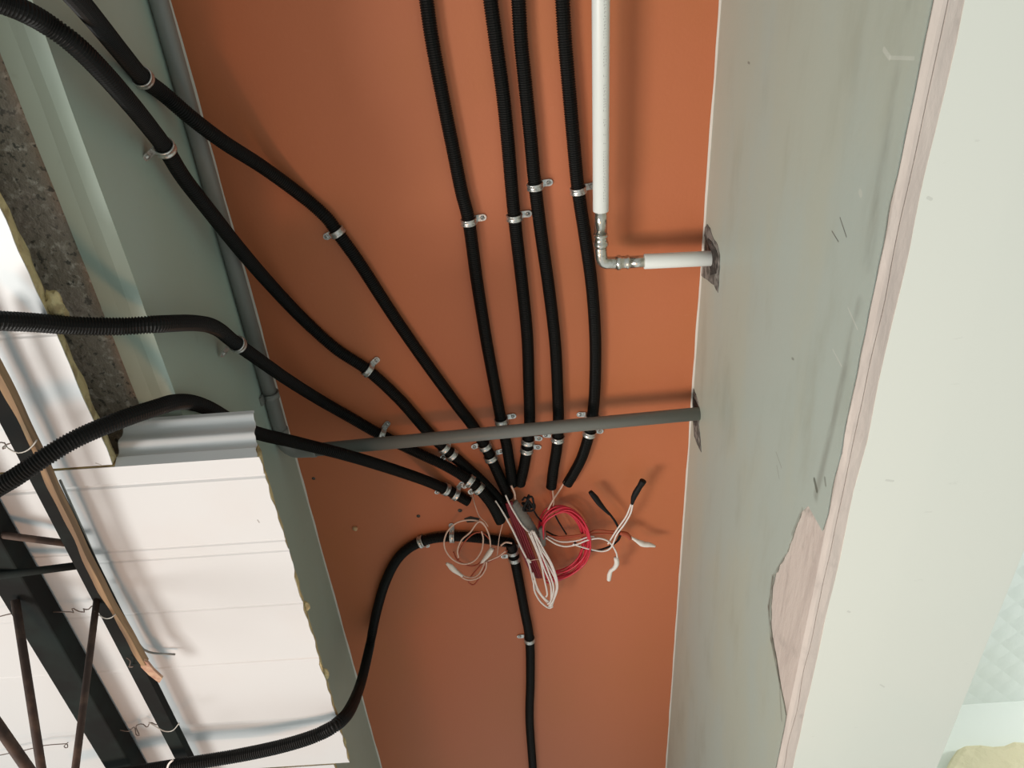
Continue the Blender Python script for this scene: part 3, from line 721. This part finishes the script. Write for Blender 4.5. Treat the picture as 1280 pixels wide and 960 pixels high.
# white bundle and long white wires
root = empty('white_wire_bundle', at(680, 710, 1.188)); prop(root, 'bundle of white wires folded back into a pointed loop, hanging below the hub', 'wire', g_r)
WB = [[(663,664),(672,686),(684,705),(694,724),(695,740),(690,757)],
      [(665,663),(675,684),(688,705),(696,728),(693,745),(688,759)],
      [(667,664),(678,684),(691,708),(697,732),(692,750),(686,758)],
      [(661,666),(669,684),(676,703),(680,722),(684,742),(682,746)],
      [(664,668),(672,688),(680,710),(688,730),(689,746),(687,757)],
      [(666,664),(676,690),(686,715),(692,735),(688,752),(684,755)],
      [(667,725),(668,738),(674,750),(681,757),(687,760),(691,758)],
      [(666,716),(671,733),(677,744),(683,750),(686,752)]]
for i, q in enumerate(WB): wire('strand', q, 1.193-.002*(i % 3), .0020, mm(M_wwire), None, parent=root)
ww([(619,626),(630,643),(641,663),(652,686),(660,702),(664,716),(668,732),(677,745),(684,753)], M_wwire, 'leftmost long white wire running past the dark red wires', 0.00208, 1.198)
wire('tie_knot', [(658,699),(661,700),(663,703)], 1.194, .0026, mm(M_wwire), 'small white tie knot on the long white wire', 'tie')
ww([(632,619),(638,632),(646,646),(654,658),(664,668)], M_wwire, 'short white wire left of the grey cable sheath', 0.00182, 1.2)
ww([(639,607),(643,616),(644,624)], M_cwire, 'short pale pink wire leaving the leftmost top-edge conduit', 0.00221, 1.218)
# grey sheath pieces
def sheath(pts, rs, z, label):
    path = catmull([at(x, y, z) for x, y in pts], .003); n = len(path)
    def rad(i):
        t = i/(n-1)*(len(rs)-1); k = min(int(t), len(rs)-2); return (rs[k]+(rs[k+1]-rs[k])*(t-k))*(1+.10*math.sin(i*1.9))
    return prop(link('cable_sheath', tube(path, rad, 12, flat=.5), mm(M_sheath)), label, 'cable', g_r)
sheath([(643,628),(650,641),(660,654),(668,664),(674,670)], [.008, .0125, .0125, .010, .006], 1.214, 'wrinkled grey cable sheath at the centre of the hub')
sheath([(676,660),(678,668),(680,682)], [.008, .009, .005], 1.208, 'small grey sheath piece at the start of the red coil')
# black crumpled ends next to it
rb = random.Random(5)
ww([(660+rb.uniform(-8, 8), 629+rb.uniform(-10, 10), 1.19+rb.uniform(-.006, .012)) for _ in range(16)], M_ktape, 'crumpled black tape and wire ends above the grey sheath', .0022, 1.2, 'tape', 'tape_ball')
ww([(667,638),(672,646),(680,655)], M_kwire, 'black wire between tape ball and red coil', 0.00182, 1.218)
ww([(683,664),(690,668),(698,671)], M_kwire, 'dark wire behind the left rim of red coil', 0.00195, 1.228)
ww([(693,642),(697,650),(703,660),(708,668)], M_kwire, 'black wire crossing inside the red coil', 0.00182, 1.228)
# wires leaving the two right conduits
ww([(687,606,1.236),(688,614,1.238),(690,628,1.228),(691,640,1.228)], M_bwire, 'brown wire leaving third top-edge conduit', 0.00169)
ww([(690,606,1.236),(691,614,1.238),(692,626,1.228),(691,638,1.228)], M_cwire, 'pale wire leaving third top-edge conduit', 0.00169)
ww([(706,602,1.236),(700,612,1.238),(692,624,1.223),(685,637,1.218)], M_cwire, 'pale wire slanting down from rightmost top-edge conduit', 0.00182)
# right-hand spray
ww([(680,668),(695,671),(715,670),(733,667),(745,663),(760,664),(772,665),(784,669)], M_bwire, 'brown wire spreading right under the red coil, upper of pair', 0.00195, 1.218)
ww([(682,671),(700,673),(720,671),(738,668),(755,667),(775,668),(788,672)], M_bwire, 'brown wire spreading right under the red coil, lower of pair', 0.00195, 1.218)
def tip(pts, z, rs, mat, label):
    path = catmull([at(x, y, z) for x, y in pts], .002); n = len(path)
    def rad(i):
        t = i/(n-1)*(len(rs)-1); k = min(int(t), len(rs)-2); return 1.65*(rs[k]+(rs[k+1]-rs[k])*(t-k))
    return prop(link('taped_wire_end', tube(path, rad, 10), mm(mat)), label, 'wire end', 'taped wire ends')
tip([(775,666),(783,668),(788,673)], 1.214, [.0028, .0034, .0028], M_bwire, 'dark red-brown taped joint of the right-pointing brown wires')
tip([(788,671),(796,676),(804,680),(812,681),(819,683)], 1.214, [.0014, .0022, .0040, .0036, .0014], M_tape, 'white taped wire end pointing right')
ww([(682,672),(695,680),(708,683),(722,680),(735,675),(750,673),(762,678),(770,690),(772,700)], M_wwire, 'white wire curving right and down to a white taped end', 0.00182, 1.208)
ww([(684,670),(700,677),(720,676),(736,671),(743,671)], M_wwire, 'white wire passing behind the red coil to its right', 0.00169, 1.214)
tip([(770,697),(771,704),(768,710),(764,713),(762,718),(761,725)], 1.208, [.0030, .0036, .0030, .0026, .0032, .0028], M_tape, 'white taped wire end hanging down right of the red coil')
ww([(716,680),(728,684),(740,687),(754,689),(764,684),(771,668),(780,656),(788,642),(791,630)], M_wwire, 'white wire curving up to black taped end, outer of pair', 0.00182, 1.208)
ww([(760,680),(766,670),(774,658),(783,645),(789,630)], M_wwire, 'white wire curving up to black taped end, inner of pair', 0.00182, 1.211)
tip([(790,630),(792,622),(796,614),(801,606),(804,601)], 1.208, [.0018, .0034, .0040, .0036, .0044], M_ktape, 'black taped wire end pointing up right')
ww([(718,678),(730,686),(745,688),(760,684),(772,676),(776,668)], M_kwire, 'black wire looping low to the right of red coil', 0.00234, 1.223)
ww([(758,638),(764,645),(769,652),(773,660),(775,668),(772,676)], M_kwire, 'black wire rising to the black taped end at its left', 0.00260, 1.218)
tip([(738,615),(744,622),(749,629),(756,637),(762,643)], 1.218, [.0030, .0040, .0036, .0026, .0018], M_ktape, 'black taped wire end pointing up left')
# left-hand loops
ww([(590,617,1.238),(594,632),(599,645),(606,652),(610,658)], M_cwire, 'thin tan wire hanging from the lowest left conduit', 0.00104, 1.218)
ww([(632,646),(628,656),(624,672),(622,690),(621,698)], M_cwire, 'thin tan wire hanging right of the cream loop', 0.00104, 1.218)
ww([(608,660),(600,652),(585,650),(570,654),(559,665),(555,680),(560,693),(570,702),(582,705),(594,700),(602,688),(604,674),(602,664)], M_cwire, 'cream wire making the large round loop at left', 0.00169, 1.203)
ww([(573,697),(572,687),(577,675),(588,665),(597,653),(604,654),(611,668),(613,682),(611,693)], M_cwire, 'cream wire making the inner pointed loop at left', 0.00169, 1.198)
ww([(567,690),(572,700),(585,707),(596,706),(608,696),(618,686)], M_bwire, 'brown wire along the bottom of the cream loop', 0.00169, 1.218)
ww([(573,701),(574,690),(581,677),(592,667),(603,666),(612,674)], M_bwire, 'brown wire inside the cream loop', 0.00156, 1.213)
ww([(634,688),(625,695),(614,701),(604,704),(596,712),(588,722),(586,728),(592,731),(599,723),(605,712),(607,704)], M_bwire, 'brown wire folded below the cream loop', 0.00182, 1.213)
ww([(632,689),(622,696),(610,701),(600,704)], M_cwire, 'cream wire running to the bottom-edge conduit', 0.00182, 1.206)
ww([(572,713),(580,720),(590,722),(598,718),(604,708),(606,702)], M_cwire, 'cream wire in the lower left curl, inner of pair', 0.00169, 1.203)
ww([(570,713),(578,722),(588,725),(600,721),(607,711),(608,702)], M_cwire, 'cream wire in the lower left curl, outer of pair', 0.00169, 1.198)
tip([(558,704),(562,707),(566,711),(572,716),(578,720)], 1.198, [.0016, .0036, .0036, .0024, .0018], M_tape, 'white taped wire end of the lower left curl')
tip([(602,703),(607,697),(611,692),(615,686)], 1.193, [.0016, .0028, .0036, .0030], M_tape, 'white taped wire end at right rim of the cream loop')
ww([(626,682),(632,678),(640,679)], M_cwire, 'short cream wire at the mouth of bottom-edge conduit', 0.00182, 1.198)
